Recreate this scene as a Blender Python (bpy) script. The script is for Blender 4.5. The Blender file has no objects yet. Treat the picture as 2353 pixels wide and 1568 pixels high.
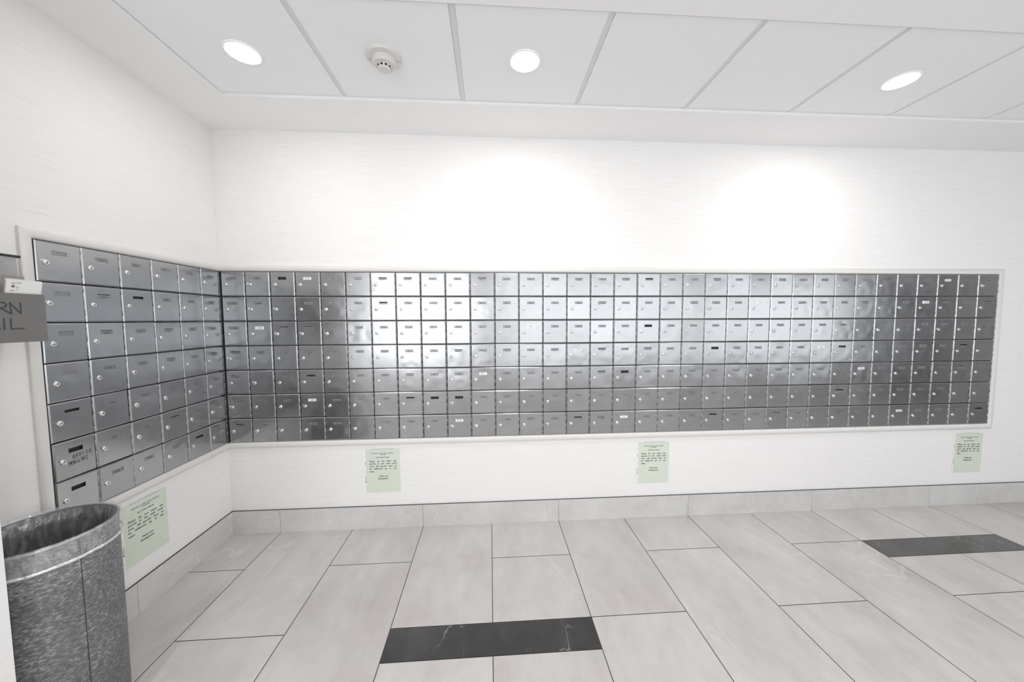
import bpy, bmesh, math, random
from mathutils import Vector, Matrix, noise
random.seed(7)
SC = bpy.context.scene
COL = SC.collection

# ------------------------------------------------------------------ camera, world, exposure
CAM = Vector((1.66887, -2.28961, 1.38017))
YAW, PITCH, ROLL, FPX = 0.06309, -0.0627, -0.00439, 802.41
def make_camera():
    cy, sy, cp, sp = math.cos(YAW), math.sin(YAW), math.cos(PITCH), math.sin(PITCH)
    fwd = Vector((sy*cp, cy*cp, sp)); rt = Vector((cy, -sy, 0)); up = Vector((-sy*sp, -cy*sp, cp))
    cr, sr = math.cos(ROLL), math.sin(ROLL)
    r2 = rt*cr + up*sr; u2 = up*cr - rt*sr
    m = Matrix(((r2.x, u2.x, -fwd.x, CAM.x), (r2.y, u2.y, -fwd.y, CAM.y), (r2.z, u2.z, -fwd.z, CAM.z), (0, 0, 0, 1)))
    c = bpy.data.cameras.new('camera'); c.sensor_width = 36; c.lens = FPX/2353*36
    c.clip_start = 0.02; c.clip_end = 100
    o = bpy.data.objects.new('camera', c); COL.objects.link(o); o.matrix_world = m
    SC.camera = o
make_camera()
SC.view_settings.view_transform = 'Standard'
SC.view_settings.look = 'None'
SC.view_settings.gamma = 1.0
SC.view_settings.use_curve_mapping = False
SC.view_settings.exposure = 0.19
SC.cycles.use_denoising = True
SC.cycles.max_bounces = 12
SC.cycles.diffuse_bounces = 8
SC.cycles.glossy_bounces = 6
SC.cycles.transparent_max_bounces = 12
SC.cycles.sample_clamp_indirect = 6
world = bpy.data.worlds.new('sky'); SC.world = world; world.use_nodes = True
world.node_tree.nodes['Background'].inputs[0].default_value = (0.9, 0.95, 1, 1)
world.node_tree.nodes['Background'].inputs[1].default_value = 1.0
# window light behind the camera; second and third windows added for fill and reflections
WINS = [dict(x0=-0.35, x1=1.40, z0=0.62, z1=2.2), dict(x0=1.75, x1=5.1, z0=0.58, z1=2.2), dict(x0=5.25, x1=8.2, z0=0.58, z1=2.2)]
YF = -3.6                                   # wall behind the viewer
DAY_W, LAMP_W, ROOM_W = (23.0, 18.0, 13.5), 5.0, 8.0
def area(name, loc, rot, sx, sy, watts, color=(1, 1, 1), shape='RECTANGLE', spread=math.pi):
    l = bpy.data.lights.new(name, 'AREA'); l.shape = shape; l.size = sx
    if shape in ('RECTANGLE', 'ELLIPSE'): l.size_y = sy
    l.energy = watts; l.color = color; l.spread = spread
    o = bpy.data.objects.new(name, l); COL.objects.link(o); o.location = loc; o.rotation_euler = rot
    return o
for w_, p_ in zip(WINS, DAY_W):
    area('daylight_fill', ((w_['x0']+w_['x1'])/2, YF-0.08, (w_['z0']+w_['z1'])/2), (math.pi/2, 0, 0),
         w_['x1']-w_['x0'], w_['z1']-w_['z0'], p_, (0.97, 0.985, 1))

# ------------------------------------------------------------------ measures (metres)
HC = 2.531                                  # ceiling
GZ, PZ, ROWS = 1.6818, 0.15411, 7           # top of the boxes, row pitch
GB = GZ-ROWS*PZ                             # bottom of the boxes
LP, LY0 = 0.14736, -0.0025                  # left wall column pitch
JU, JX = 0.45653, 0.301                     # floor tile width, first joint
YA, YB, YC1, YC2 = -0.3484, -0.7803, -0.9383, -0.4988
SKZ = 0.1506
TX0, TS, TYB, TYF = 0.3219, 0.60757, -0.3601, -0.9229
XR, XL = 9.6, -1.6                          # far right wall, entry wall
PIER_Y, PIER_X = -1.30, 0.354
TH = 0.15

# ------------------------------------------------------------------ helpers
def link(name, me, parent=None, mats=()):
    for m in mats: me.materials.append(m)
    o = bpy.data.objects.new(name, me); COL.objects.link(o)
    if parent is not None: o.parent = parent
    return o
def obj(name, bm, mats, parent=None, smooth=False):
    me = bpy.data.meshes.new(name); bm.normal_update(); bm.to_mesh(me); bm.free()
    if not isinstance(mats, (list, tuple)): mats = [mats]
    o = link(name, me, parent, mats)
    if smooth:
        for p in me.polygons: p.use_smooth = True
    return o
def empty(name, loc=(0, 0, 0), rz=0.0):
    o = bpy.data.objects.new(name, None); COL.objects.link(o)
    o.location = loc; o.rotation_euler = (0, 0, rz); o.empty_display_size = 0.05
    return o
def tag(o, label, cat, group=None, kind=None):
    o['label'] = label; o['category'] = cat
    if group: o['group'] = group
    if kind: o['kind'] = kind
    return o
def structure(o, label, cat): return tag(o, label, cat, kind='structure')
def box(bm, x0, x1, y0, y1, z0, z1, mi=0):
    v = [bm.verts.new((x, y, z)) for z in (z0, z1) for y in (y0, y1) for x in (x0, x1)]
    for f in ((0, 2, 3, 1), (4, 5, 7, 6), (0, 1, 5, 4), (1, 3, 7, 5), (3, 2, 6, 7), (2, 0, 4, 6)):
        bm.faces.new([v[i] for i in f]).material_index = mi
def quad(bm, pts, mi=0):
    f = bm.faces.new([bm.verts.new(p) for p in pts]); f.material_index = mi; return f
def lathe(bm, prof, n=32, axis='z', center=(0, 0, 0), cap0=False, cap1=False, mi=0, phase=0.0):
    """prof: (radius, height); axis 'z' up or 'y' (height runs along -y)"""
    rings = []
    for r, h in prof:
        ring = []
        for i in range(n):
            a = 2*math.pi*i/n+phase
            c, s = r*math.cos(a), r*math.sin(a)
            p = (c, s, h) if axis == 'z' else (c, -h, s)
            ring.append(bm.verts.new((p[0]+center[0], p[1]+center[1], p[2]+center[2])))
        rings.append(ring)
    fs = []
    for a, b in zip(rings, rings[1:]):
        for i in range(n):
            j = (i+1) % n
            fs.append(bm.faces.new((a[i], a[j], b[j], b[i])))
    if cap0: fs.append(bm.faces.new(rings[0][::-1]))
    if cap1: fs.append(bm.faces.new(rings[-1]))
    for f in fs: f.material_index = mi
    return rings
def recalc(bm): bmesh.ops.recalc_face_normals(bm, faces=bm.faces)

# ------------------------------------------------------------------ materials
class NT:
    def __init__(s, name):
        s.m = bpy.data.materials.new(name); s.m.use_nodes = True
        s.t = s.m.node_tree; s.b = s.t.nodes['Principled BSDF']; s.out = s.t.nodes['Material Output']
    def n(s, ty, **kw):
        x = s.t.nodes.new(ty)
        for k, v in kw.items(): setattr(x, k, v)
        return x
    def l(s, a, b): s.t.links.new(a, b)
    def math(s, op, a, b=None):
        x = s.n('ShaderNodeMath', operation=op)
        for i, v in enumerate((a, b)):
            if v is None: continue
            if isinstance(v, (int, float)): x.inputs[i].default_value = v
            else: s.l(v, x.inputs[i])
        return x.outputs[0]
    def ramp(s, fac, stops):
        x = s.n('ShaderNodeValToRGB'); e = x.color_ramp.elements
        while len(e) < len(stops): e.new(0.5)
        for k, (p, c) in zip(e, stops):
            k.position = p; k.color = (*c, 1) if len(c) == 3 else c
        s.l(fac, x.inputs[0]); return x.outputs[0]
    def mix(s, fac, a, b, mode='MIX'):
        x = s.n('ShaderNodeMix', data_type='RGBA', blend_type=mode)
        for i, v in ((0, fac), (6, a), (7, b)):
            if isinstance(v, (int, float)): x.inputs[i].default_value = v
            elif isinstance(v, tuple): x.inputs[i].default_value = (*v, 1)
            else: s.l(v, x.inputs[i])
        return x.outputs[2]
    def noise(s, vec, scale, detail=3, rough=0.5, dist=0.0):
        x = s.n('ShaderNodeTexNoise'); x.inputs['Scale'].default_value = scale
        x.inputs['Detail'].default_value = detail; x.inputs['Roughness'].default_value = rough
        x.inputs['Distortion'].default_value = dist
        if vec is not None: s.l(vec, x.inputs['Vector'])
        return x.outputs[0]
    def pos(s): return s.n('ShaderNodeNewGeometry').outputs['Position']
    def mapping(s, vec, scale=(1, 1, 1), loc=(0, 0, 0)):
        x = s.n('ShaderNodeMapping'); x.inputs['Scale'].default_value = scale; x.inputs['Location'].default_value = loc
        s.l(vec, x.inputs['Vector']); return x.outputs[0]
    def bump(s, h, strength, dist):
        x = s.n('ShaderNodeBump'); x.inputs['Strength'].default_value = strength; x.inputs['Distance'].default_value = dist
        s.l(h, x.inputs['Height']); s.l(x.outputs[0], s.b.inputs['Normal'])
    def set(s, **kw):
        for k, v in kw.items(): s.b.inputs[k.replace('_', ' ')].default_value = (*v, 1) if isinstance(v, tuple) else v
        return s
def plain(name, col, rough=0.5, metal=0.0, spec=0.5):
    s = NT(name); s.set(Base_Color=col, Roughness=rough, Metallic=metal); s.b.inputs['Specular IOR Level'].default_value = spec
    return s.m

def m_wallpaper():
    s = NT('linen_wallpaper')
    sep = s.n('ShaderNodeSeparateXYZ'); s.l(s.pos(), sep.inputs[0])
    al = s.math('ADD', sep.outputs[0], sep.outputs[1])
    cb = s.n('ShaderNodeCombineXYZ'); s.l(al, cb.inputs[0]); s.l(sep.outputs[2], cb.inputs[2])
    v = s.mapping(cb.outputs[0], (4.0, 1, 330.0)); v2 = s.mapping(cb.outputs[0], (18.0, 1, 620.0))
    n1 = s.noise(v, 1.0, 3, 0.6); n2 = s.noise(v2, 1.0, 2, 0.6)
    f = s.math('ADD', s.math('MULTIPLY', n1, 0.6), s.math('MULTIPLY', n2, 0.4))
    c = s.ramp(f, [(0.30, (0.70, 0.685, 0.67)), (0.42, (0.825, 0.815, 0.805)), (0.6, (0.872, 0.865, 0.857))])
    s.l(c, s.b.inputs['Base Color']); s.set(Roughness=0.85)
    s.bump(f, 0.35, 0.002)
    return s.m
def m_paint(name, col, rough=0.7, amt=0.02):
    s = NT(name); n = s.noise(s.pos(), 14, 3)
    s.l(s.ramp(n, [(0.3, tuple(x*(1-amt) for x in col)), (0.7, col)]), s.b.inputs['Base Color']); s.set(Roughness=rough)
    return s.m
def m_ceiltile():
    s = NT('mineral_fibre'); p = s.pos()
    n = s.noise(p, 260, 2, 0.5); n2 = s.noise(p, 900, 2, 0.6)
    f = s.math('ADD', s.math('MULTIPLY', n, 0.5), s.math('MULTIPLY', n2, 0.5))
    c = s.ramp(f, [(0.31, (0.34, 0.34, 0.34)), (0.37, (0.86, 0.865, 0.87)), (0.7, (0.92, 0.925, 0.93))])
    s.l(c, s.b.inputs['Base Color']); s.set(Roughness=0.9); s.bump(f, 0.3, 0.002)
    return s.m
def veins(s, v, scale, width, dist, g0=0.5, g1=0.64):
    """thin wandering lines: 1 on a vein"""
    d = s.n('ShaderNodeTexNoise'); d.inputs['Scale'].default_value = scale*1.3; d.inputs['Detail'].default_value = 4
    s.l(v, d.inputs['Vector'])
    sub = s.n('ShaderNodeVectorMath', operation='SUBTRACT'); s.l(d.outputs['Color'], sub.inputs[0]); sub.inputs[1].default_value = (0.5, 0.5, 0.5)
    sc = s.n('ShaderNodeVectorMath', operation='SCALE'); s.l(sub.outputs[0], sc.inputs[0]); sc.inputs['Scale'].default_value = dist
    ad = s.n('ShaderNodeVectorMath', operation='ADD'); s.l(v, ad.inputs[0]); s.l(sc.outputs[0], ad.inputs[1])
    vo = s.n('ShaderNodeTexVoronoi', feature='DISTANCE_TO_EDGE'); vo.inputs['Scale'].default_value = scale
    s.l(ad.outputs[0], vo.inputs['Vector'])
    line = s.ramp(vo.outputs['Distance'], [(0.0, (1, 1, 1)), (width, (0, 0, 0))])
    gate = s.ramp(s.noise(v, scale*0.9, 2), [(g0, (0, 0, 0)), (g1, (1, 1, 1))])
    return s.mix(1.0, line, gate, 'MULTIPLY')
def m_stone(name, dark, mid, light, vein, vein_w, vein_amt, rough, spec=0.5, vscale=2.0, g0=0.5, g1=0.64):
    s = NT(name); g = s.n('ShaderNodeNewGeometry')
    rnd = s.n('ShaderNodeVectorMath', operation='SCALE'); rnd.inputs[0].default_value = (17.0, 31.0, 7.0)
    s.l(g.outputs['Random Per Island'], rnd.inputs['Scale'])
    ad = s.n('ShaderNodeVectorMath', operation='ADD'); s.l(g.outputs['Position'], ad.inputs[0]); s.l(rnd.outputs[0], ad.inputs[1])
    v = ad.outputs[0]; vs = s.mapping(v, (1.0, 0.55, 1.0))
    n = s.noise(vs, 3.2, 6, 0.6, 0.4); fine = s.noise(v, 330, 2, 0.6); mid_n = s.noise(vs, 19, 5, 0.65)
    f = s.math('ADD', s.math('ADD', s.math('MULTIPLY', n, 0.55), s.math('MULTIPLY', mid_n, 0.25)), s.math('MULTIPLY', fine, 0.2))
    f = s.math('ADD', f, s.math('MULTIPLY', s.math('SUBTRACT', g.outputs['Random Per Island'], 0.5), 0.06))
    c = s.ramp(f, [(0.32, dark), (0.5, mid), (0.68, light)])
    vv = veins(s, vs, vscale, vein_w, 0.5 if g0 > 0.49 else 0.12, g0, g1)
    c = s.mix(s.math('MULTIPLY', vv, vein_amt), c, vein)
    s.l(c, s.b.inputs['Base Color']); s.set(Roughness=rough); s.b.inputs['Specular IOR Level'].default_value = spec
    return s.m
def m_steel(name, col, rough, warp=0.0, brush=0.12):
    s = NT(name); tc = s.n('ShaderNodeTexCoord'); oi = s.n('ShaderNodeObjectInfo')
    off = s.n('ShaderNodeVectorMath', operation='SCALE'); off.inputs[0].default_value = (13, 29, 41); s.l(oi.outputs['Random'], off.inputs['Scale'])
    ad = s.n('ShaderNodeVectorMath', operation='ADD'); s.l(tc.outputs['Object'], ad.inputs[0]); s.l(off.outputs[0], ad.inputs[1])
    br = s.noise(s.mapping(ad.outputs[0], (30, 30, 420)), 1.0, 1, 0.5)
    sm = s.noise(ad.outputs[0], 16, 1, 0.4)
    f = s.math('ADD', s.math('MULTIPLY', br, 0.5), s.math('MULTIPLY', sm, 0.5))
    lo = tuple(x*(1-brush) for x in col); hi = tuple(min(1, x*(1+brush)) for x in col)
    c = s.ramp(f, [(0.35, lo), (0.65, hi)])
    tone = s.math('ADD', s.math('MULTIPLY', oi.outputs['Random'], 0.16), 0.92)
    tn = s.n('ShaderNodeCombineXYZ')
    for i in range(3): s.l(tone, tn.inputs[i])
    s.l(s.mix(1.0, c, tn.outputs[0], 'MULTIPLY'), s.b.inputs['Base Color'])
    s.set(Metallic=1.0)
    s.l(s.math('ADD', s.math('MULTIPLY', sm, 0.06), rough-0.03), s.b.inputs['Roughness'])
    if warp:
        w = s.noise(ad.outputs[0], 13, 1.0, 0.4)
        bb = s.n('ShaderNodeBump'); bb.inputs['Strength'].default_value = 1.0; bb.inputs['Distance'].default_value = warp
        s.l(w, bb.inputs['Height']); s.l(bb.outputs[0], s.b.inputs['Normal'])
    return s.m
def m_galv():
    s = NT('hammered_grey_metal'); tc = s.n('ShaderNodeTexCoord'); v = tc.outputs['Object']
    vm = s.mapping(v, (1, 1, 2.2))
    n = s.noise(vm, 80, 4, 0.7, 0.15); n2 = s.noise(v, 9, 2)
    f = s.math('ADD', s.math('MULTIPLY', n, 0.8), s.math('MULTIPLY', n2, 0.2))
    c = s.ramp(f, [(0.40, (0.12, 0.124, 0.128)), (0.53, (0.20, 0.205, 0.21)), (0.64, (0.42, 0.43, 0.44))])
    s.l(c, s.b.inputs['Base Color']); s.set(Metallic=0.35, Roughness=0.45); s.bump(n, 0.25, 0.002)
    return s.m
def m_plastic_film(name, alpha, col=(0.9, 0.9, 0.9), wr=True):
    s = NT(name)
    tr = s.n('ShaderNodeBsdfTransparent'); gl = s.n('ShaderNodeBsdfGlossy'); df = s.n('ShaderNodeBsdfDiffuse')
    gl.inputs['Roughness'].default_value = 0.12; df.inputs['Color'].default_value = (*col, 1); gl.inputs['Color'].default_value = (1, 1, 1, 1)
    m1 = s.n('ShaderNodeMixShader'); m1.inputs[0].default_value = 0.45; s.l(df.outputs[0], m1.inputs[1]); s.l(gl.outputs[0], m1.inputs[2])
    m2 = s.n('ShaderNodeMixShader'); s.l(tr.outputs[0], m2.inputs[1]); s.l(m1.outputs[0], m2.inputs[2])
    if wr:
        tc = s.n('ShaderNodeTexCoord')
        n = s.noise(s.mapping(tc.outputs['Object'], (1, 1, 0.35)), 26, 4, 0.6, 1.5)
        a = s.ramp(n, [(0.42, (alpha*0.7,)*3), (0.62, (alpha*1.7,)*3)])
        s.l(a, m2.inputs[0])
        b = s.n('ShaderNodeBump'); b.inputs['Strength'].default_value = 0.8; b.inputs['Distance'].default_value = 0.01
        s.l(n, b.inputs['Height']); s.l(b.outputs[0], gl.inputs['Normal'])
    else: m2.inputs[0].default_value = alpha
    s.l(m2.outputs[0], s.out.inputs['Surface'])
    return s.m
def m_emit(name, col, st):
    s = NT(name); e = s.n('ShaderNodeEmission'); e.inputs[0].default_value = (*col, 1); e.inputs[1].default_value = st
    s.l(e.outputs[0], s.out.inputs['Surface']); return s.m

WALLP = m_wallpaper()
CEILP = m_paint('ceiling_paint', (0.90, 0.90, 0.90), 0.8)
TILEM = m_ceiltile()
GRIDM = plain('grid_white', (0.73, 0.73, 0.73), 0.5)
FLOORM = m_stone('porcelain_tile', (0.45, 0.415, 0.40), (0.545, 0.52, 0.507), (0.63, 0.61, 0.60), (0.72, 0.71, 0.70), 0.010, 0.55, 0.42, 0.35)
BASEM = m_stone('base_tile', (0.50, 0.49, 0.48), (0.60, 0.595, 0.585), (0.68, 0.675, 0.67), (0.74, 0.74, 0.73), 0.02, 0.6, 0.40, 0.35, 3.0)
DARKM = m_stone('dark_marble', (0.035, 0.034, 0.033), (0.055, 0.053, 0.052), (0.09, 0.088, 0.086), (0.45, 0.44, 0.43), 0.006, 0.5, 0.16, 0.5, 5.0, 0.48, 0.56)
GROUT = plain('dark_grout', (0.085, 0.08, 0.078), 0.9)
TRIMM = m_paint('cream_trim_paint', (0.75, 0.735, 0.715), 0.4)
STEEL = m_steel('door_steel', (0.415, 0.42, 0.43), 0.23, 0.0, 0.04)
STEELB = m_steel('hinge_steel', (0.46, 0.465, 0.47), 0.3)
LOCKM = m_steel('lock_chrome', (0.80, 0.795, 0.78), 0.2)
BODYM = plain('box_interior', (0.02, 0.02, 0.02), 0.6)
STRIPM = plain('grey_number_strip', (0.29, 0.293, 0.298), 0.38, 0.55)
WHITESTRIP = plain('white_number_strip', (0.86, 0.86, 0.85), 0.5)
STEELSTRIP = plain('faded_number_strip', (0.22, 0.22, 0.22), 0.45)
INK = plain('black_ink', (0.02, 0.02, 0.022), 0.5)
MARK = plain('marker_ink', (0.06, 0.06, 0.062), 0.5)
CORNERM = plain('dark_corner_fill', (0.05, 0.05, 0.052), 0.5, 0.3)

# ------------------------------------------------------------------ lettering
TXT = {}
def prepare_texts(texts):
    tmp = []
    for t in sorted(set(texts)):
        cu = bpy.data.curves.new('txt', 'FONT'); cu.body = t; cu.size = 1.0; cu.resolution_u = 2; cu.offset = 0.0
        o = bpy.data.objects.new('txt', cu); COL.objects.link(o); tmp.append((t, o, cu))
    bpy.context.view_layer.update(); dg = bpy.context.evaluated_depsgraph_get()
    for t, o, cu in tmp:
        me = bpy.data.meshes.new_from_object(o.evaluated_get(dg))
        vs = [(v.co.x, v.co.y) for v in me.vertices]; fs = [tuple(p.vertices) for p in me.polygons]
        x0 = min(v[0] for v in vs); x1 = max(v[0] for v in vs)
        TXT[t] = ([(x-x0, y) for x, y in vs], fs, x1-x0)
        bpy.data.objects.remove(o); bpy.data.curves.remove(cu); bpy.data.meshes.remove(me)
def put_text(bm, t, x, z, size, y, mi=0, wide=1.0, bold=0.0):
    """flat lettering in the xz plane facing -y, baseline z, left edge x"""
    vs, fs, w = TXT[t]
    for d in ((0.0, bold) if bold else (0.0,)):
        nv = [bm.verts.new((x+vx*size*wide+d, y-d*0.05, z+vz*size)) for vx, vz in vs]
        for f in fs:
            try: bm.faces.new([nv[i] for i in f]).material_index = mi
            except ValueError: pass
    return w*size*wide
NOTICE = [('Attention to All Courier Delivery', 0.0096, 'c', 0.1335), ('Personal', 0.0096, 'c', 0.1245), ('Re: Courier Parcels', 0.0096, 'c', 0.1055),
          ('Please do not leave any', 0.0135, 'j', 0.079), ('parcels in the mail room', 0.0135, 'j', 0.0622), ('area. All parcels have to', 0.0135, 'j', 0.0454),
          ('be delivered up to the', 0.0135, 'j', 0.0286), ('units.', 0.0135, 'l', 0.0100), ('Thank you', 0.0125, 'c', -0.0215), ('Management', 0.0125, 'c', -0.0385)]
prepare_texts(list('0123456789') + [w for l in NOTICE for w in l[0].split()])

STROKES = {  # hand-drawn capitals on a unit square
 'R': [[(0, 0), (0.05, 1), (0.5, 0.98), (0.62, 0.78), (0.5, 0.55), (0.08, 0.48)], [(0.2, 0.5), (0.85, 0)]],
 'E': [[(0.6, 1), (0, 0.95), (0.02, 0), (0.6, 0.02)], [(0.02, 0.5), (0.5, 0.53)]],
 'T': [[(-0.05, 0.97), (0.75, 1)], [(0.35, 0.98), (0.33, 0)]],
 'U': [[(0, 1), (0.03, 0.3), (0.2, 0), (0.5, 0.05), (0.62, 0.4), (0.62, 1)]],
 'N': [[(0, 0), (-0.05, 1), (0.66, 0.02), (0.68, 1)]],
 'M': [[(0, 0), (0.08, 1), (0.4, 0.35), (0.72, 1), (0.82, 0)]],
 'A': [[(0, 0), (0.35, 1), (0.7, 0)], [(0.13, 0.4), (0.58, 0.42)]],
 'I': [[(0.1, 1), (0.1, 0)]],
 'L': [[(0.03, 1), (0, 0.03), (0.85, 0.08)]],
 'O': [[(0.35, 1), (0.05, 0.75), (0.0, 0.3), (0.25, 0), (0.55, 0.2), (0.62, 0.7), (0.35, 1)]],
 'F': [[(0.6, 1.05), (0.05, 0.95), (0, 0)], [(0.05, 0.5), (0.5, 0.55)]],
 'C': [[(0.6, 0.9), (0.3, 1), (0.02, 0.6), (0.1, 0.1), (0.6, 0.05)]],
 'G': [[(0.6, 0.9), (0.3, 1), (0.02, 0.6), (0.12, 0.08), (0.55, 0.05), (0.6, 0.42), (0.35, 0.42)]]}
def handwrite(bm, word, x, z, h, adv, y, wid, slope=0.0, mi=0, wx=0.72):
    for k, ch in enumerate(word):
        ox = x+k*adv; oz = z+slope*k*adv
        for st in STROKES[ch]:
            pts = [Vector((ox+px*h*wx, oz+pz*h+px*h*wx*slope)) for px, pz in st]
            for a, b in zip(pts, pts[1:]):
                d = (b-a)
                if d.length < 1e-6: continue
                d.normalize(); n = Vector((-d.y, d.x))*wid/2; e = d*wid*0.35
                quad(bm, [(a.x-e.x-n.x, y, a.y-e.y-n.y), (b.x+e.x-n.x, y, b.y+e.y-n.y), (b.x+e.x+n.x, y, b.y+e.y+n.y), (a.x-e.x+n.x, y, a.y-e.y+n.y)], mi)
                y -= 0.00001

# ------------------------------------------------------------------ columns of the back bank
BACK_EDGES = [0.0135, 0.1551, 0.3045, 0.4554, 0.6077, 0.7611, 0.9157, 1.0713, 1.2277, 1.3849, 1.5425, 1.7007, 1.859, 2.0176, 2.1761, 2.3344, 2.4926, 2.6504, 2.8077, 2.9645, 3.1208, 3.2764, 3.4315, 3.5859, 3.7399, 3.8933, 4.0464, 4.1993, 4.3522, 4.5052, 4.6588, 4.8131, 4.9685, 5.1255, 5.2845]

# ------------------------------------------------------------------ room shell
def build_room():
    xe = BACK_EDGES[-1]+0.002
    bm = bmesh.new()
    box(bm, XL, XR+TH, 0, TH, GZ+0.001, HC+0.1)
    box(bm, XL, XR+TH, 0, TH, -0.1, GB-0.001)
    box(bm, xe, XR+TH, 0, TH, GB-0.001, GZ+0.001)
    box(bm, XL, xe, TH-0.012, TH, GB-0.001, GZ+0.001)
    structure(obj('wall_back', bm, WALLP), 'white linen-textured wall behind the long row of steel mailboxes', 'wall')
    yl = LY0-6*LP-0.002
    bm = bmesh.new()
    box(bm, -TH, 0, PIER_Y, -0.0005, GZ+0.001, HC+0.1)
    box(bm, -TH, 0, PIER_Y, -0.0005, -0.1, GB-0.001)
    box(bm, -TH, 0, PIER_Y, yl, GB-0.001, GZ+0.001)
    box(bm, -TH, -TH+0.012, yl, -0.0005, GB-0.001, GZ+0.001)
    structure(obj('wall_left', bm, WALLP), 'white linen-textured wall at left holding the short bank of mailboxes', 'wall')
    bm = bmesh.new(); box(bm, XL, PIER_X, PIER_Y-0.14, PIER_Y, -0.1, HC+0.1)
    structure(obj('wall_entry', bm, WALLP), 'white wall end at the left edge in front of the bin', 'wall')
    bm = bmesh.new(); box(bm, XL-TH, XL, YF, PIER_Y, -0.1, HC+0.1)
    structure(obj('wall_side', bm, WALLP), 'white side wall beyond the wall end', 'wall')
    bm = bmesh.new(); box(bm, XR, XR+TH, YF, 0, -0.1, HC+0.1)
    structure(obj('wall_right', bm, WALLP), 'white wall at the far right of the mail room', 'wall')
    bm = bmesh.new(); wa, wb, wc = WINS
    box(bm, XL-TH, wa['x0'], YF-TH, YF, -0.1, HC+0.1); box(bm, wa['x1'], wb['x0'], YF-TH, YF, -0.1, HC+0.1); box(bm, wb['x1'], wc['x0'], YF-TH, YF, -0.1, HC+0.1); box(bm, wc['x1'], XR+TH, YF-TH, YF, -0.1, HC+0.1)
    for w in WINS: box(bm, w['x0'], w['x1'], YF-TH, YF, -0.1, w['z0']); box(bm, w['x0'], w['x1'], YF-TH, YF, w['z1'], HC+0.1)
    structure(obj('wall_front', bm, WALLP), 'white wall behind the viewer with a window and two added ones', 'wall')
    fm = plain('window_frame_grey', (0.3, 0.3, 0.3), 0.4)
    for k, w in enumerate(WINS):
        bm = bmesh.new(); fr = 0.04; x0, x1, z0, z1 = w['x0'], w['x1'], w['z0'], w['z1']
        for a in ((x0, x0+fr, z0, z1), (x1-fr, x1, z0, z1), (x0+fr, x1-fr, z0, z0+fr), (x0+fr, x1-fr, z1-fr, z1)):
            box(bm, a[0], a[1], YF-0.06, YF-0.01, a[2], a[3])
        structure(obj('window_%d' % (k+1), bm, fm), ('narrow bright window behind the viewer', 'wide window added behind the viewer for fill and reflections', 'dimmer window added toward the far end for weaker reflections')[k], 'window')
    bm = bmesh.new(); box(bm, 8.35, 9.55, YF, YF+0.04, 0.0, 2.0)  # unseen dark slab added so the far-right boxes reflect something dark
    structure(obj('added_door_1', bm, plain('added_dark_door', (0.05, 0.05, 0.052), 0.4)), 'unseen dark door added for its reflection in the far mailboxes', 'door')
    # ---- floor
    bm = bmesh.new(); g = 0.0018
    quad(bm, [(XL, YF, -0.0022), (XR, YF, -0.0022), (XR, 0, -0.0022), (XL, 0, -0.0022)], 1)
    L2 = 2*(YA-YB)
    def tile(x0, x1, y0, y1, mi=0):
        x0, x1, y0, y1 = max(x0+g, XL), min(x1-g, XR), max(y0+g, YF), min(y1-g, -0.0005)
        if x1-x0 < 0.01 or y1-y0 < 0.01: return
        quad(bm, [(x0, y0, 0), (x1, y0, 0), (x1, y1, 0), (x0, y1, 0)], mi)
    for k in range(-4, 22):
        x0 = JX+(k-1)*JU; x1 = x0+JU
        ys = [0.0]; y = YA if k % 2 == 0 else YB
        while y > YF: ys.append(y); y -= L2
        ys.append(YF)
        for a, b in zip(ys, ys[1:]):
            top = a
            if k in (3, 4) and b < YC1 and a > YC1:
                if a > YB: tile(x0, x1, YB, a)
                top = YC1
            if k in (9, 10) and b < YC2 and a > YC2:
                if a > YA+0.01: tile(x0, x1, YA, a)
                top = YC2
            tile(x0, x1, b, top)
    tile(JX+2*JU, JX+4*JU, YC1, YB, 2); tile(JX+8*JU, JX+10*JU, YC2, YA, 2)
    structure(obj('floor', bm, [FLOORM, GROUT, DARKM]), 'pale stone-look floor tiles with two dark marble strips', 'floor')
    # ---- baseboards of stone tile
    bm = bmesh.new(); t = 0.010
    e = [0.0]+[JX+(k-1)*JU for k in range(1, 21, 2)]+[XR]
    for a, b in zip(e, e[1:]): box(bm, a+0.0009+(t if a == 0 else 0), b-0.0009, -t, -0.001, 0.0005, SKZ)
    box(bm, 0, XR, -t+0.002, 0.0, 0.0, SKZ+0.0022, 1)
    structure(obj('baseboard_back', bm, [BASEM, GROUT]), 'grey stone tile baseboard along the back wall', 'baseboard')
    bm = bmesh.new()
    e = [0.0, -0.62, PIER_Y]
    for a, b in zip(e, e[1:]): box(bm, 0.001, t, b+0.0009, a-0.0009, 0.0005, SKZ)
    box(bm, 0.0, t-0.002, PIER_Y, 0.0, 0.0, SKZ+0.0022, 1)
    structure(obj('baseboard_left', bm, [BASEM, GROUT]), 'grey stone tile baseboard along the left wall', 'baseboard')
    # ---- ceiling with a recessed strip of tiles
    NT_ = 14; tx1 = TX0+NT_*TS; a = 0.028
    x0, x1, y0, y1 = TX0-0.005, min(tx1+a, XR-0.3), TYF-0.010, TYB+a
    bm = bmesh.new(); top = HC+0.1
    box(bm, XL, XR, y1, 0, HC, top); box(bm, XL, XR, YF, y0, HC, top)
    box(bm, XL, x0, y0, y1, HC, top); box(bm, x1, XR, y0, y1, HC, top)
    box(bm, x0, x1, y0, y1, HC+0.03, top)
    ce = structure(obj('ceiling', bm, CEILP), 'white ceiling with a recessed strip of square tiles', 'ceiling')
    bm = bmesh.new(); h0, h1 = HC-0.0015, HC+0.02                # wall angle round the recess
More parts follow.
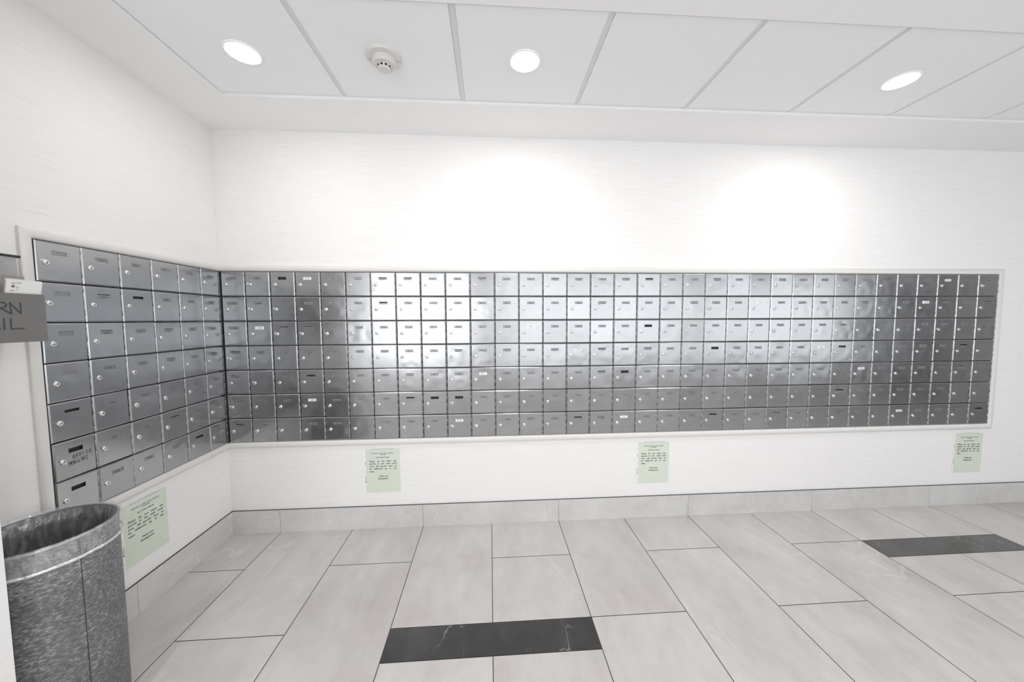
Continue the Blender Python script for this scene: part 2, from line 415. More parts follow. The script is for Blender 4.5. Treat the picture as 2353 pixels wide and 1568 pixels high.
    for q in ((x0-0.002, x1, y1-0.024, y1+0.002), (x0-0.002, x1, y0-0.002, y0+0.024)):
        box(bm, q[0], q[1], q[2], q[3], HC+0.0135, HC+0.016)
    box(bm, x0, x1, y1-0.002, y1, HC, HC+0.014); box(bm, x0, x1, y0, y0+0.002, HC, HC+0.014)
    obj('edge_angle', bm, plain('angle_white', (0.88, 0.88, 0.88), 0.4), ce)
    for k in range(NT_):
        xa, xb = TX0+k*TS+(0.013 if k else 0.0), TX0+(k+1)*TS-0.013
        if xb > x1: break
        bm = bmesh.new(); box(bm, xa, xb, TYF+0.002, TYB-0.002, HC+0.007, HC+0.022)
        obj('ceiling_tile', bm, TILEM, ce)
        if k:
            xc = TX0+k*TS; bm = bmesh.new(); box(bm, xc-0.012, xc+0.012, TYF-0.02, TYB+0.02, HC+0.0125, HC+0.0155)
            obj('grid_bar', bm, GRIDM, ce)
build_room()

# ------------------------------------------------------------------ moulding round the mailboxes, dark corner rod
def build_trims():
    W_, E_ = 0.0375, 0.0155
    prof = []
    for i in range(13):                       # rounded nose, from outer edge (on the wall) to inner edge
        t = i/12.0
        prof.append((W_*t, E_*(0.12+0.88*math.sqrt(max(0.0, 1-((t-0.46)/0.54)**2)))))
    prof = [(0.0, 0.0)]+prof+[(W_, -0.004)]
    xin, yin = BACK_EDGES[-1]+0.002, LY0-6*LP-0.002
    bm = bmesh.new()
    def sweep(path, dirs, nrm):
        rings = []
        for p, d in zip(path, dirs):
            rings.append([bm.verts.new(Vector(p)+Vector(d)*a+Vector(nrm)*b) for a, b in prof])
        for r, q in zip(rings, rings[1:]):
            for i in range(len(prof)-1): bm.faces.new((r[i], r[i+1], q[i+1], q[i]))
    zo, zi, xo, yo = GZ+W_, GB-W_, xin+W_, yin-W_
    sweep([(0, 0, zo), (xo, 0, zo), (xo, 0, zi), (0, 0, zi)], [(0, 0, -1), (-1, 0, -1), (-1, 0, 1), (0, 0, 1)], (0, -1, 0))
    sweep([(0, 0, zo), (0, yo, zo), (0, yo, zi), (0, 0, zi)], [(0, 0, -1), (0, 1, -1), (0, 1, 1), (0, 0, 1)], (1, 0, 0))
    recalc(bm)
    o = obj('trim_1', bm, TRIMM, smooth=True)
    for p in o.data.polygons: p.use_smooth = True
    o.modifiers.new('edges', 'EDGE_SPLIT').split_angle = math.radians(40)
    structure(o, 'cream rounded wooden moulding framing both banks of mailboxes', 'trim')
    bm = bmesh.new(); box(bm, 0.0005, 0.0125, -0.0105, -0.0005, GB+0.001, GZ-0.001)  # dark rod set in the dark gap where the banks meet
    structure(obj('trim_2', bm, CORNERM), 'dark rod filling the corner gap between the two mailbox banks', 'trim')
build_trims()

# ------------------------------------------------------------------ mailboxes
# number on each box, column by column from the corner; '-' = no number strip, w = white strip, d = dark strip
BACK = '''413 414 415 416 417 418 501|502 503 504w 505 506 507 508|- 510 511 512 513 514 515|516w 517 518 601 - 603w 604|605 606 607 608 609 610 611
612 613 614 615 616 617 618|701 - 703 704 705 706 707|708 709 710 711 712 - 714|715 716 717 718 801 - 803|804 805 806 807 808 - 810w
811 812 813 814 815w 816 817|818 901 902 903 904 905 906|907 908 909w 910 911 912 913|914 915 1001 1002 1003 1004 1005|1006 1007 1008 1009w 1010 1011 -
1013 1014 1015 1101 1102 1103 1104d|1105 1106 1107 1108 - 1110 1111w|- 1113 - 1115 1201 1202 1203|1204 1205 1206 1207 1208 1209 1210|1211 1212 1213 1214 1215 1401d 1402
1403 1404 1405 - 1407 1408 -|1410 1501 1502 1503 1504 1505 1506|1507 1508w 1509 1510 1601 1602 1603|1604 1605 1606 1607 1608 1609 1610|1701 1702 1703 1704 1705 1706 1707
1708 1709 1710 1801w 1802 1803 1804d|1805 1806 1807 - 1809 - 1901|1902 1903 1904 1905 1906w 1907 1908|1909 1910 2001 2002 2003 2004 2005|2006 2007 2008 2009 2010 2101 2102w
2103 2104w 2105 2106 2107 2108 2109|2110w 2201 2202 2203 2204 2205 2206|2207 2208 2209 - 2301 2302 2303|2304 2305 2306 2307 2308 2309 -'''
BACK = [c.split() for c in BACK.replace('\n', '|').split('|')]
LEFT = [c.split() for c in '~ ~ ~ ~ - - -|202 203 204 205 206 207 208|209 - 302 303 304 305 306|307 308 309 310 311 312 313|314 315 401 402 403 404 -|406 407 408 409 410 411 412'.split('|')]
DW, DH = 0.1557, PZ                       # nominal cell
SLOT = (-0.0255, 0.0255, DH*0.672, DH*0.782)
def door_mesh(seed):
    """sheet-steel door pan with a number slot, bevelled edges and its own dents; face at y=-0.009"""
    rnd = random.Random(seed)
    w, h = DW-0.0042, DH-0.0036
    x0, x1, z0, z1 = -w/2, w/2, 0.0018, 0.0018+h
    b = 0.0052
    fx0, fx1, fz0, fz1 = x0+b, x1-b, z0+b, z1-b
    def lin(a, c, n): return [a+(c-a)*i/n for i in range(n+1)]
    xs = lin(fx0, SLOT[0], 7)+lin(SLOT[0], SLOT[1], 6)[1:]+lin(SLOT[1], fx1, 7)[1:]
    zs = lin(fz0, SLOT[2], 14)+lin(SLOT[2], SLOT[3], 2)[1:]+lin(SLOT[3], fz1, 4)[1:]
    amp = rnd.choice([0.00005, 0.0001, 0.00018, 0.00028, 0.0004, 0.0006])
    off = Vector((rnd.uniform(0, 50), rnd.uniform(0, 50), rnd.uniform(0, 50)))
    bow = rnd.uniform(-0.0006, 0.0009)
    dents = [(rnd.uniform(fx0, fx1), rnd.uniform(fz0, fz1*0.6), rnd.uniform(0.015, 0.035), rnd.uniform(-0.0008, 0.0005)) for _ in range(rnd.choice([0, 0, 1, 2]))]
    def dy(x, z):
        u = (x-fx0)/(fx1-fx0); v = (z-fz0)/(fz1-fz0)
        edge = min(1, 5*min(u, 1-u))*min(1, 5*min(v, 1-v))
        d = bow*(4*u*(1-u))*(4*v*(1-v))+amp*edge*noise.noise(Vector((x*17, z*17, 0))+off)*2
        for cx, cz, r, a in dents: d += edge*a*math.exp(-((x-cx)**2+(z-cz)**2)/(r*r))
        return d
    F = 0.009
    bm = bmesh.new()
    V = [[bm.verts.new((x, -F+dy(x, z), z)) for x in xs] for z in zs]
    hole = set()
    for j in range(len(zs)-1):
        for i in range(len(xs)-1):
            if xs[i] >= SLOT[0]-1e-9 and xs[i+1] <= SLOT[1]+1e-9 and zs[j] >= SLOT[2]-1e-9 and zs[j+1] <= SLOT[3]+1e-9: continue
            bm.faces.new((V[j][i], V[j][i+1], V[j+1][i+1], V[j+1][i])).smooth = True
    nface = len(bm.faces)
    # slot lips
    for f in [f for f in bm.edges if f.is_boundary]:
        a, c = f.verts
        if all(SLOT[0]-1e-6 <= v.co.x <= SLOT[1]+1e-6 and SLOT[2]-1e-6 <= v.co.z <= SLOT[3]+1e-6 for v in (a, c)):
            quad(bm, [a.co, c.co, c.co+Vector((0, 0.0022, 0)), a.co+Vector((0, 0.0022, 0))])
    # bevelled rim: face edge -> shoulder -> back
    nx, nz = len(xs)-1, len(zs)-1
    loop = [(V[0][i], 0, -1) for i in range(nx+1)]+[(V[j][nx], 1, 0) for j in range(1, nz+1)]+[(V[nz][i], 0, 1) for i in range(nx-1, -1, -1)]+[(V[j][0], -1, 0) for j in range(nz-1, 0, -1)]
    def outer(v, y, k):
        x, z = v.co.x, v.co.z
        X = x0+(b-k) if abs(x-fx0) < 1e-7 else x1-(b-k) if abs(x-fx1) < 1e-7 else x
        Z = z0+(b-k) if abs(z-fz0) < 1e-7 else z1-(b-k) if abs(z-fz1) < 1e-7 else z
        return bm.verts.new((X, y, Z))
    rings = [[outer(v[0], -F, 0.0) for v in loop]]
    for r, v in zip(rings[0], loop): r.co = v[0].co
    rings += [[outer(v[0], -F+0.0006, 0.0018) for v in loop], [outer(v[0], -F+0.0034, b) for v in loop], [outer(v[0], -0.0012, b) for v in loop]]
    n = len(loop)
    for r, q in zip(rings, rings[1:]):
        for i in range(n): bm.faces.new((r[i], q[i], q[(i+1) % n], r[(i+1) % n]))
    me = bpy.data.meshes.new('door'); bm.normal_update(); bm.to_mesh(me); bm.free(); me.materials.append(STEEL)
    return me
DOORS = [door_mesh(100+i) for i in range(22)]
def mesh_of(name, bm, mats, smooth=False):
    me = bpy.data.meshes.new(name); bm.normal_update(); bm.to_mesh(me); bm.free()
    for m in mats: me.materials.append(m)
    if smooth:
        for p in me.polygons: p.use_smooth = True
    return me
def body_mesh():
    bm = bmesh.new(); box(bm, -DW/2+0.0006, DW/2-0.0006, -0.001, 0.125, 0.0006, DH-0.0006); return mesh_of('body', bm, [BODYM])
def hinge_mesh(gaps):
    bm = bmesh.new(); z = 0.004
    top = DH-0.004
    cuts = [0.0, 0.17, 0.5, 0.83, 1.0]
    for k, (a, b) in enumerate(zip(cuts, cuts[1:])):
        za, zb = z+(top-z)*a, z+(top-z)*b
        r = 0.0021 if (k+gaps) % 2 == 0 else 0.0017
        lathe(bm, [(r*0.7, za+0.0008), (r, za+0.0012), (r, zb-0.0012), (r*0.7, zb-0.0008)], 8, 'z', (DW/2-0.0012, -0.0075+(0.0006 if (k+gaps) % 2 else 0), 0), True, True)
    return mesh_of('hinge', bm, [STEELB], True)
def lock_mesh():
    bm = bmesh.new()
    lathe(bm, [(0.0112, 0.0), (0.0112, 0.0016), (0.0100, 0.0030), (0.0080, 0.0042), (0.0068, 0.0046), (0.0066, 0.0036), (0.0060, 0.0036), (0.0052, 0.0044), (0.0, 0.0046)], 24, 'y')
    for f in bm.faces: f.smooth = True
    lathe(bm, [(0.0016, 0.0047), (0.0016, 0.0050)], 8, 'y', (0, 0, 0.0026), False, True, 1)
    box(bm, -0.0009, 0.0009, -0.0050, -0.0044, -0.0028, 0.0026, 1)
    return mesh_of('lock', bm, [LOCKM, INK])
def tab_mesh():
    bm = bmesh.new()
    box(bm, -0.0145, -0.002, -0.0016, -0.0004, 0.004, 0.0105); box(bm, -0.0145, -0.0132, -0.0046, -0.0004, 0.004, 0.0105)
    return mesh_of('pull_tab', bm, [LOCKM])
BODY, LOCK, TAB = body_mesh(), lock_mesh(), tab_mesh()
HINGES = [hinge_mesh(0), hinge_mesh(1)]
PROTO = {}
def proto():
    t = empty('mailbox'); PROTO['t'] = t
    PROTO['body'] = link('body', BODY, t); PROTO['door'] = link('door', DOORS[0], t)
    PROTO['hinge'] = link('hinge', HINGES[0], t); PROTO['lock'] = link('lock', LOCK, t)
    PROTO['pull_tab'] = link('pull_tab', TAB, t)
proto()
USED = [False]
def take(name, parent, first):
    if first: return PROTO[name]
    c = PROTO[name].copy(); COL.objects.link(c); c.parent = parent; return c
def number_strip(num, style, drop, parent):
    bm = bmesh.new(); y = -0.0076
    zc = (SLOT[2]+SLOT[3])/2-drop
    box(bm, SLOT[0]-0.003, SLOT[1]+0.003, y, y+0.0006, zc-0.0095, zc+0.0095, 0)
    if num:
        s = 0.0128; adv = 0.0094 if len(num) == 3 else 0.0088; x = -adv*len(num)/2+random.uniform(-0.003, 0.003)
        for ch in num:
            w = TXT[ch][2]*s
            put_text(bm, ch, x+(adv-w)/2, zc-0.0046, s, y-0.00012, 1, 1.0, 0.0006); x += adv
    mat = {'w': WHITESTRIP, 'd': STEELSTRIP}.get(style, STRIPM)
    o = obj('number_strip', bm, [mat, INK], parent)
    return o
def mailbox(loc, rz, sx, code, label, group, k):
    first = not USED[0]; USED[0] = True
    t = PROTO['t'] if first else PROTO['t'].copy()
    if not first: COL.objects.link(t)
    t.location = loc; t.rotation_euler = (0, 0, rz); t.scale = (sx, 1, 1)
    tag(t, label, 'mailbox', group)
    d = take('door', t, first); d.data = DOORS[random.randrange(len(DOORS))]
    d.rotation_euler = (random.gauss(0, 0.006), 0, random.gauss(0, 0.007))
    take('body', t, first); h = take('hinge', t, first); h.data = HINGES[random.random() < 0.5]
    lk = take('lock', t, first); lk.location = (-DW*0.29, -0.0088, DH*0.475)
    lk.rotation_euler = (0, random.choice([0, 0.3, -0.3, 0.15, 0.6, 2.6, 3.0]), 0); lk.scale = (1/sx, 1, 1)
    tabbed = random.random() < 0.22
    if first or tabbed:
        tb = take('pull_tab', t, first); tb.location = (-DW*0.29, -0.0088, DH*0.475)
    style = code[-1] if code[-1] in 'wd' else ''
    num = code.strip('wd-~')
    if num:
        r = random.random()
        drop = 0.0 if style == 'w' else (0.0 if r < 0.55 else random.uniform(0.001, 0.0035) if r < 0.85 else random.uniform(0.0035, 0.0065))
        ns = number_strip(num, style, drop, t)
        if style == 'w': ns['label'] = 'white number strip'
    elif code == '~': number_strip('', '', random.uniform(0, 0.002), t)
    elif random.random() < 0.65:
        number_strip('', '', random.uniform(0.009, 0.0135), t)
    return t
ROWN = ['top row', 'second row', 'third row', 'fourth row', 'fifth row', 'sixth row', 'bottom row']
ONES = 'first second third fourth fifth sixth seventh eighth ninth tenth eleventh twelfth thirteenth fourteenth fifteenth sixteenth seventeenth eighteenth nineteenth twentieth'.split()
def ordinal(n): return ONES[n-1] if n <= 20 else ('twenty-' if n < 30 else 'thirty-')+ONES[n % 10-1] if n % 10 else 'thirtieth'
def label_for(cols, c, r, wall):
    code = cols[c][r]; num = code.strip('wd-~'); st = code[-1]
    n = ordinal(c+1 if wall == 'back' else 6-c)
    look = {'w': 'steel mailbox, white strip '+num, 'd': 'steel mailbox, dark strip '+num}.get(st, 'steel mailbox '+num) if num else 'steel mailbox, empty number slot'
    return f'{look}, {ROWN[r]}, {n} column from the corner, {wall} wall bank'
LABEL_A = ['steel mailbox with an unmarked slot, top left corner of the left wall bank', 'unnumbered steel mailbox behind the envelopes, second down in the leftmost column',
           'unnumbered steel mailbox beside the cardboard box bottom, third down in the leftmost column', 'steel mailbox with a plain blank strip, fourth down in the leftmost column',
           'steel mailbox with a wide dark empty slot, just above OFFICE MNGMT box', 'steel mailbox with OFFICE MNGMT hand-written in black marker', 'unnumbered steel mailbox just above the bin, under the OFFICE MNGMT box']
GL, GBK = 'mailboxes on the left wall', 'mailboxes on the back wall'
for c in range(6):
    for r in range(7):
        y0 = LY0-(6-c)*LP; y1 = y0+LP
        if c == 5: y1 = -0.0122
        t = mailbox((0, (y0+y1)/2, GZ-(r+1)*PZ), math.pi/2, (y1-y0)/DW, LEFT[c][r], LABEL_A[r] if c == 0 else label_for(LEFT, c, r, 'side'), GL, r)
        if c == 0 and r == 5:
            bm = bmesh.new()
            handwrite(bm, 'OFFICE', -0.012, 0.076, 0.014, 0.0125, -0.0108, 0.0014, 0.05); handwrite(bm, 'MNGMT', -0.026, 0.052, 0.0155, 0.0148, -0.0108, 0.0014, 0.05)
            w = obj('marker_writing', bm, MARK, t); w['label'] = 'black marker writing OFFICE MNGMT'
for c in range(34):
    for r in range(7):
        x0, x1 = BACK_EDGES[c], BACK_EDGES[c+1]
        mailbox(((x0+x1)/2, 0, GZ-(r+1)*PZ), 0, (x1-x0)/DW, BACK[c][r], label_for(BACK, c, r, 'back'), GBK, r)

# ------------------------------------------------------------------ lamps and detector
LENS = m_emit('lamp_lens', (1, 0.985, 0.96), 14.0)
def downlight(x, y, label, watts, z=HC+0.007, spread=math.pi):
    t = empty('recessed_downlight', (x, y, z)); tag(t, label, 'ceiling light', 'recessed downlights in the ceiling')
    bm = bmesh.new(); lathe(bm, [(0.072, 0.001), (0.072, -0.003), (0.068, -0.006), (0.0635, -0.005), (0.062, 0.001)], 40); recalc(bm)
    obj('trim_ring', bm, plain('lamp_trim', (0.9, 0.9, 0.9), 0.4), t, True)
    bm = bmesh.new(); lathe(bm, [(0.0001, -0.0042), (0.0635, -0.0040)], 40); recalc(bm)
    l = obj('lens', bm, LENS, t)
    li = area('downlight_beam', (0, 0, -0.012), (0, 0, 0), 0.10, 0.10, watts, (1, 0.985, 0.965), 'DISK', spread); li.parent = t
downlight(0.612, -0.632, 'glowing round downlight nearest the left wall', LAMP_W*0.35)
downlight(1.836, -0.652, 'glowing round downlight in the middle, right of the smoke detector', LAMP_W)
downlight(3.686, -0.628, 'glowing round downlight farthest to the right', LAMP_W)
for x, y in ((0.6, -2.4), (2.2, -2.9), (3.7, -2.6)):  # unseen downlights added behind the camera as general fill
    downlight(x, y, 'unseen round downlight added behind the viewer for fill light', ROOM_W, HC, math.pi)
def detector(x, y):
    t = empty('smoke_detector', (x, y, HC+0.007)); t.scale = (0.94, 0.94, 1); tag(t, 'off-white round smoke detector on the ceiling tile left of the middle light', 'smoke detector')
    om = m_paint('aged_white_plastic', (0.69, 0.68, 0.655), 0.45)
    bm = bmesh.new(); lathe(bm, [(0.081, 0.0), (0.081, -0.006), (0.077, -0.013), (0.053, -0.0165), (0.02, -0.0165)], 48, cap1=True); recalc(bm); obj('mounting_base', bm, om, t, True).modifiers.new('e', 'EDGE_SPLIT').split_angle = 0.6
    bm = bmesh.new(); lathe(bm, [(0.054, -0.015), (0.0535, -0.031), (0.047, -0.038), (0.030, -0.041), (0.01, -0.041)], 48, cap1=True)
    for a in (0.1, math.pi+0.1):
        c, s = math.cos(a), math.sin(a); p = Vector((c*0.066, s*0.066, -0.017)); d = Vector((c, s, 0))*0.010; n = Vector((-s, c, 0))*0.0015
        quad(bm, [p-d-n, p+d-n, p+d+n, p-d+n], 1)
    recalc(bm); obj('body', bm, [om, plain('moulding_mark', (0.4, 0.4, 0.4), 0.5)], t, True).modifiers.new('e', 'EDGE_SPLIT').split_angle = 0.6
    bm = bmesh.new(); lathe(bm, [(0.031, -0.040), (0.030, -0.053), (0.024, -0.058), (0.008, -0.059)], 40, cap1=True); recalc(bm); hd = obj('sensing_head', bm, om, t, True); hd.modifiers.new('e', 'EDGE_SPLIT').split_angle = 0.6
    dk = plain('vent_dark', (0.015, 0.015, 0.015), 0.7)
    bm = bmesh.new()
    for k in range(10):
        a = 2*math.pi*k/10+0.2; c, s = math.cos(a), math.sin(a); r = 0.0312; n = Vector((-s, c, 0))*0.0052
        p = Vector((c*r, s*r, 0))
        quad(bm, [p-n+Vector((0, 0, -0.052)), p+n+Vector((0, 0, -0.052)), p+n+Vector((0, 0, -0.0435)), p-n+Vector((0, 0, -0.0435))])
    obj('vent_slots', bm, dk, hd)
    bm = bmesh.new(); box(bm, 0.044, 0.050, -0.022, 0.010, -0.040, -0.014); obj('latch', bm, om, t)
detector(1.213, -0.642)

# ------------------------------------------------------------------ notices in clear sleeves
GREEN = m_paint('pale_green_paper', (0.70, 0.765, 0.655), 0.75, 0.03)
FILM = m_plastic_film('clear_sleeve', 0.07, (0.95, 0.95, 0.95), False)
STRIPF = plain('sleeve_binding_strip', (0.86, 0.87, 0.87), 0.35)
def notice(loc, rz, label, tilt=0.0):
    t = empty('notice', loc, rz); t.rotation_euler = (0, tilt, rz)
    tag(t, label, 'notice', 'parcel notices on the walls')
    w, h = 0.2165, 0.286
    bm = bmesh.new(); n = 6
    for i in range(n):                               # sheet with a slight curl at the top
        z0, z1 = -h/2+h*i/n, -h/2+h*(i+1)/n
        c = lambda z: -0.0012-0.0016*max(0, (z-0.08)/0.06)**2
        quad(bm, [(-w/2, c(z0), z0), (w/2, c(z0), z0), (w/2, c(z1), z1), (-w/2, c(z1), z1)])
        quad(bm, [(-w/2, -0.0008, z1), (w/2, -0.0008, z1), (w/2, -0.0008, z0), (-w/2, -0.0008, z0)])
    bmesh.ops.remove_doubles(bm, verts=bm.verts, dist=1e-6)
    obj('paper', bm, GREEN, t, True)
    bm = bmesh.new(); y = -0.0022; bw = w*0.80
    quad(bm, [(-0.078, y-0.002, 0.1268+0.0205), (0.076, y-0.002, 0.1268+0.0205), (0.076, y-0.002, 0.1268+0.0213), (-0.078, y-0.002, 0.1268+0.0213)])
    for txt, s, al, z in NOTICE:
        z -= 0.018
        words = txt.split(); ws = [TXT[q][2]*s*1.06 for q in words]; sp = s*0.36
        tot = sum(ws)+sp*(len(ws)-1)
        if al == 'j': sp = (bw-sum(ws))/(len(ws)-1); x = -bw/2
        elif al == 'l': x = -bw/2
        else: x = -tot/2
        for q, wq in zip(words, ws): put_text(bm, q, x, z, s, y, 0, 1.06, 0.0010); x += wq+sp
    # a printed rule near the head of the page
    obj('printed_text', bm, INK, t)
    bm = bmesh.new()
    box(bm, -w/2-0.003, w/2+0.003, -0.0034, -0.0032, -h/2-0.004, h/2+0.003)
    obj('plastic_sleeve', bm, FILM, t)
    bm = bmesh.new(); xa, xb = -w/2-0.0135, -w/2-0.0005
    zz = [-h/2+0.008, h/2-0.008]
    pts = [(xb, -h/2-0.003), (xb, h/2+0.002), (xa+0.006, h/2+0.002), (xa, h/2-0.006), (xa, -h/2+0.010), (xa+0.006, -h/2-0.003)]
    f = [bm.verts.new((x, -0.0026, z)) for x, z in pts]; g = [bm.verts.new((x, -0.0008, z)) for x, z in pts]
    bm.faces.new(f[::-1]); bm.faces.new(g)
    for i in range(len(f)): j = (i+1) % len(f); bm.faces.new((f[i], f[j], g[j], g[i]))
    for z in (0.10, -0.005, -0.11): lathe(bm, [(0.0026, 0.0028), (0.0, 0.00285)], 12, 'y', ((xa+xb)/2, 0, z), mi=1)
    lathe(bm, [(0.0035, 0.0028), (0.0, 0.00285)], 12, 'y', (xb-0.004, 0, -0.072), mi=2)
    for z, hh in ((-0.05, 0.016), (0.052, 0.010)): quad(bm, [(xb-0.0052, -0.0028, z-hh), (xb-0.003, -0.0028, z-hh), (xb-0.003, -0.0028, z+hh), (xb-0.0052, -0.0028, z+hh)], 2)
    recalc(bm); obj('binding_strip', bm, [STRIPF, plain('punched_hole', (0.6, 0.6, 0.6), 0.6), INK], t)
notice((0.961, 0, 0.388), 0, 'pale green courier parcels notice, leftmost on the back wall', -0.004)
notice((2.788, 0, 0.386), 0, 'pale green courier parcels notice below the middle of the mailbox row', 0.004)
notice((5.160, 0, 0.386), 0, 'pale green courier parcels notice at the far right under the mailbox corner', 0.006)
notice((0, -0.547, 0.384), math.pi/2, 'pale green courier parcels notice on the left wall beside the bin', 0.006)

# ------------------------------------------------------------------ return-mail box, holder, envelopes
def return_box():
    x0, x1, y0, y1, z0, z1 = 0.075, 0.130, -1.250, -0.9725, 1.311, 1.4710
    card = m_paint('grey_cardboard', (0.19, 0.187, 0.182), 0.85, 0.05)
    t = empty('cardboard_box', ((x0+x1)/2, (y0+y1)/2, z0)); tag(t, 'grey open cardboard box hand-lettered for return mail, on the left wall', 'box')
    ox, oy, oz = t.location
    def part(name, *b, m=card):
        bm = bmesh.new(); box(bm, b[0]-ox, b[1]-ox, b[2]-oy, b[3]-oy, b[4]-oz, b[5]-oz); return obj(name, bm, m, t)
    th = 0.003
    part('front_panel', x1-th, x1, y0, y1, z0, z1)
    part('side_panel', x0+th, x1-th, y1-th, y1, z0, z1); part('side_panel', x0+th, x1-th, y0, y0+th, z0, z1)
    part('bottom', x0+th, x1-th, y0+th, y1-th, z0, z0+th)
    part('back_flap', x0, x0+th, y0, y1-0.006, z0, z1+0.062, m=m_paint('brown_cardboard', (0.36, 0.335, 0.315), 0.85, 0.05))
    bm = bmesh.new()
    # lettering on the face looking along +x: local x -> +y
    handwrite(bm, 'RETURN', 0.033, 0.094, 0.035, 0.0312, 0, 0.0042, wx=1.0)
    for ch, px in zip('MAIL', (0.096, 0.134, 0.1665, 0.1855)): handwrite(bm, ch, px, 0.043, 0.035, 0.03, 0, 0.0042, wx=1.05)
    bm.transform(Matrix.Rotation(math.pi/2, 4, 'Z'))
    bm.transform(Matrix.Translation((x1-ox+0.0003, y0-oy-0.000, 0)))
    w = obj('marker_writing', bm, MARK, t); w['label'] = 'black marker words RETURN MAIL'
    return t
return_box()
def holder():
    x1, y0, y1, z0, z1 = 0.070, -1.24, -0.980, 1.335, 1.603
    t = empty('wall_mailbox', (0.04, (y0+y1)/2, z0)); tag(t, 'grey steel wall box behind the cardboard return mail box', 'mail holder')
    ox, oy, oz = t.location
    bm = bmesh.new(); box(bm, 0.0-ox, x1-ox, y0-oy, y1-oy, 0, z1-oz-0.008)
    bmesh.ops.bevel(bm, geom=[e for e in bm.edges if abs(e.verts[0].co.z-e.verts[1].co.z) > 0.1], offset=0.010, segments=2, affect='EDGES')
    obj('housing', bm, m_steel('worn_steel', (0.42, 0.425, 0.43), 0.4), t)
    bm = bmesh.new(); box(bm, 0.0-ox, x1-ox+0.002, y0-oy, y1-oy+0.002, z1-oz-0.008, z1-oz); obj('top_band', bm, plain('dark_top_band', (0.02, 0.02, 0.02), 0.5), t)  # dark band along the top edge of the wall box
holder()
PAPERM = plain('white_envelope_paper', (0.86, 0.86, 0.855), 0.6)
def envelope(k, label):
    w, h = 0.090, 0.187
    t = empty('envelope', (0.0945-0.004*k, -1.0215+0.0010*k, 1.330))
    t.rotation_euler = (0, 0, math.pi/2); tag(t, label, 'envelope', 'envelopes in the return mail box')
    lean = -0.20+0.012*k
    bm = bmesh.new(); box(bm, -w/2, w/2, -0.0006, 0.0006, 0, h+0.002*k)
    rot = Matrix.Rotation(-lean, 4, 'X') @ Matrix.Rotation(0.012*k, 4, 'Y')
    bm.transform(rot); obj('paper', bm, PAPERM, t)
    if k == 0:
        bm = bmesh.new(); y = -0.0008
        lathe(bm, [(0.0045, 0.0), (0.0, 0.00005)], 16, 'y', (-w/2+0.017, y, h-0.020))
        for i, (xx, zz, ww, hh) in enumerate([(0.012, 0.008, 0.014, 0.0012), (0.012, 0.011, 0.010, 0.0012), (0.026, 0.006, 0.012, 0.0012), (0.026, 0.009, 0.008, 0.0012), (0.024, 0.021, 0.006, 0.0012), (0.024, 0.024, 0.009, 0.0012), (0.011, 0.032, 0.010, 0.001), (0.011, 0.034, 0.010, 0.001), (0.024, 0.030, 0.007, 0.0014)]):
            quad(bm, [(-w/2+xx, y, h-zz-hh), (-w/2+xx+ww, y, h-zz-hh), (-w/2+xx+ww, y, h-zz), (-w/2+xx, y, h-zz)])
        bm.transform(rot); obj('printed_mark', bm, plain('grey_print', (0.18, 0.18, 0.18), 0.6), t)
envelope(0, 'white envelope with a small printed mark, frontmost in the cardboard box')
envelope(1, 'plain white envelope just behind the printed one in the cardboard box')
envelope(2, 'plain white envelope at the back of the three in the cardboard box')

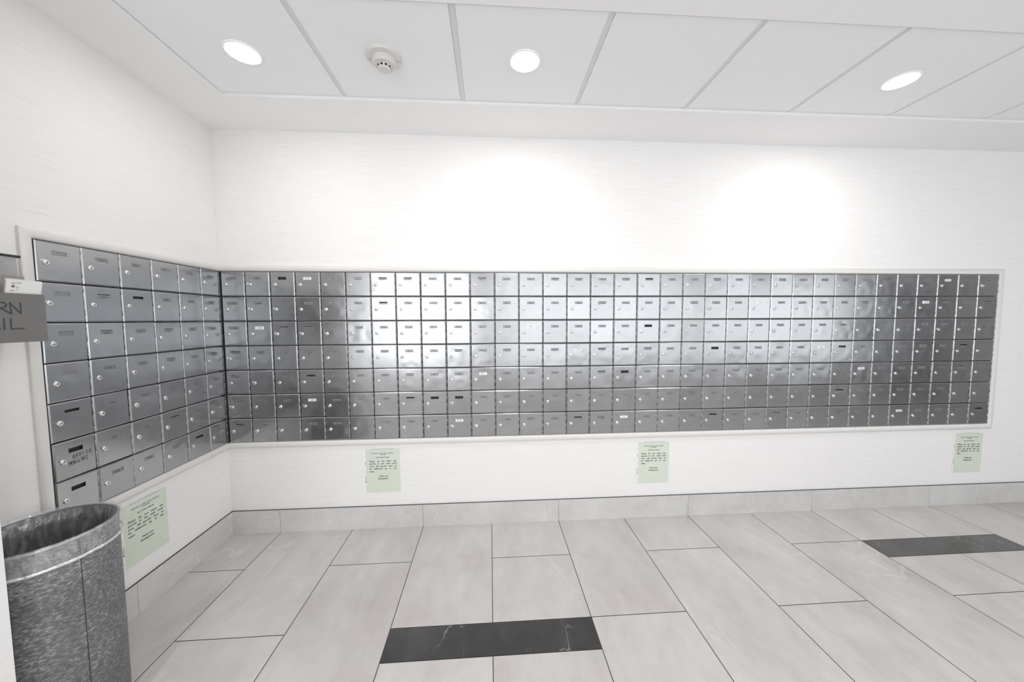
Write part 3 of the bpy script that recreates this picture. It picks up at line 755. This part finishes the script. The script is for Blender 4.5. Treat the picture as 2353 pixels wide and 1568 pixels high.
# ------------------------------------------------------------------ bin and its liner
def bin_():
    cx, cy, R, H = 0.2215, -1.108, 0.1655, 0.710
    t = empty('waste_bin', (cx, cy, 0)); tag(t, 'tall round mottled grey metal bin under the left mailboxes', 'bin')
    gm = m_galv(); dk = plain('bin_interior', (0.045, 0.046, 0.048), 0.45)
    bm = bmesh.new(); lathe(bm, [(R*0.5, 0.002), (R-0.006, 0.002), (R-0.003, 0.006), (R-0.0015, 0.3), (R-0.001, H-0.010)], 96)
    recalc(bm); obj('outer_shell', bm, gm, t, True)
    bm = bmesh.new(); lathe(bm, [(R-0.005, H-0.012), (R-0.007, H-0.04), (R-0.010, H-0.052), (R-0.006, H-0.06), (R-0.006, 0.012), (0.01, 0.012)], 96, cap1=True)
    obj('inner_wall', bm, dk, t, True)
    bm = bmesh.new()                      # rolled rim
    n, k = 96, 10; r0 = 0.0042
    ring = [[bm.verts.new(((R-0.002+r0*math.cos(b))*math.cos(a), (R-0.002+r0*math.cos(b))*math.sin(a), H-0.006+r0*math.sin(b))) for b in [2*math.pi*j/k for j in range(k)]] for a in [2*math.pi*i/n for i in range(n)]]
    for i in range(n):
        for j in range(k): bm.faces.new((ring[i][j], ring[(i+1) % n][j], ring[(i+1) % n][(j+1) % k], ring[i][(j+1) % k]))
    recalc(bm); obj('rolled_rim', bm, plain('rim_steel', (0.36, 0.365, 0.37), 0.35, 0.8), t, True)
    a = math.radians(-16); bm = bmesh.new()
    p = Vector((math.cos(a), math.sin(a), 0)); q = Vector((-math.sin(a), math.cos(a), 0))
    for z0, z1 in ((0.004, H-0.012),):
        u = p*(R-0.0002); e = q*0.0009
        quad(bm, [u-e+Vector((0, 0, z0)), u+e+Vector((0, 0, z0)), u+e+Vector((0, 0, z1)), u-e+Vector((0, 0, z1))])
    obj('seam', bm, plain('seam_dark', (0.04, 0.04, 0.042), 0.6), t)
    # clear liner bag folded over the rim
    L = empty('bin_liner', (cx, cy, H-0.08)); tag(L, 'clear plastic bag liner folded over the rim of the grey bin', 'bin liner')
    film = m_plastic_film('clear_bag_film', 0.22, (0.85, 0.86, 0.87)); zb = -(H-0.08)
    rnd = random.Random(3)
    bm = bmesh.new(); n = 160; rings = []
    def wr(i, f, s): return noise.noise(Vector((math.cos(2*math.pi*i/n)*f, math.sin(2*math.pi*i/n)*f, s)))
    levels = [(-0.050, 0.38), (-0.028, 0.46), (-0.020, 0.56), (-0.0145, 0.66), (-0.004, 0.7115), (0.0045, 0.7145), (0.0055, 0.705), (0.005, 0.69), (0.0052, 0.668), (0.0045, 0.650), (0.004, 0.640)]
    for li, (dr, z) in enumerate(levels):
        amp = 0.0 if li in (4, 5) else 0.006 if li < 3 else 0.0022
        zz = 0.006 if li in (9, 10) else 0.0
        rings.append([bm.verts.new(((R+dr+amp*(wr(i, 9, li)+0.5*wr(i, 24, li+3)) * (1 if li < 4 else 0.5))*math.cos(2*math.pi*i/n), (R+dr+amp*(wr(i, 9, li)+0.5*wr(i, 24, li+3))*(1 if li < 4 else 0.5))*math.sin(2*math.pi*i/n), z+zb+zz*wr(i, 2.0, 5))) for i in range(n)])
    for a_, b_ in zip(rings, rings[1:]):
        for i in range(n): bm.faces.new((a_[i], a_[(i+1) % n], b_[(i+1) % n], b_[i]))
    recalc(bm); obj('bag', bm, film, L, True)
    bm = bmesh.new(); n = 120; k = 8         # gathered edge, twisted into a cord
    ring = []
    for i in range(n):
        a = 2*math.pi*i/n; zc = 0.643+0.006*wr(i*160//n, 2.0, 5)+zb; rr = 0.0034*(1+0.35*wr(i*160//n, 30, 9)); RR = R+0.0055
        ring.append([bm.verts.new(((RR+rr*math.cos(b))*math.cos(a), (RR+rr*math.cos(b))*math.sin(a), zc+rr*math.sin(b)*1.5)) for b in [2*math.pi*j/k for j in range(k)]])
    for i in range(n):
        for j in range(k): bm.faces.new((ring[i][j], ring[(i+1) % n][j], ring[(i+1) % n][(j+1) % k], ring[i][(j+1) % k]))
    recalc(bm); obj('gathered_edge', bm, m_plastic_film('bunched_film', 0.6, (0.9, 0.9, 0.9)), L, True)
bin_()
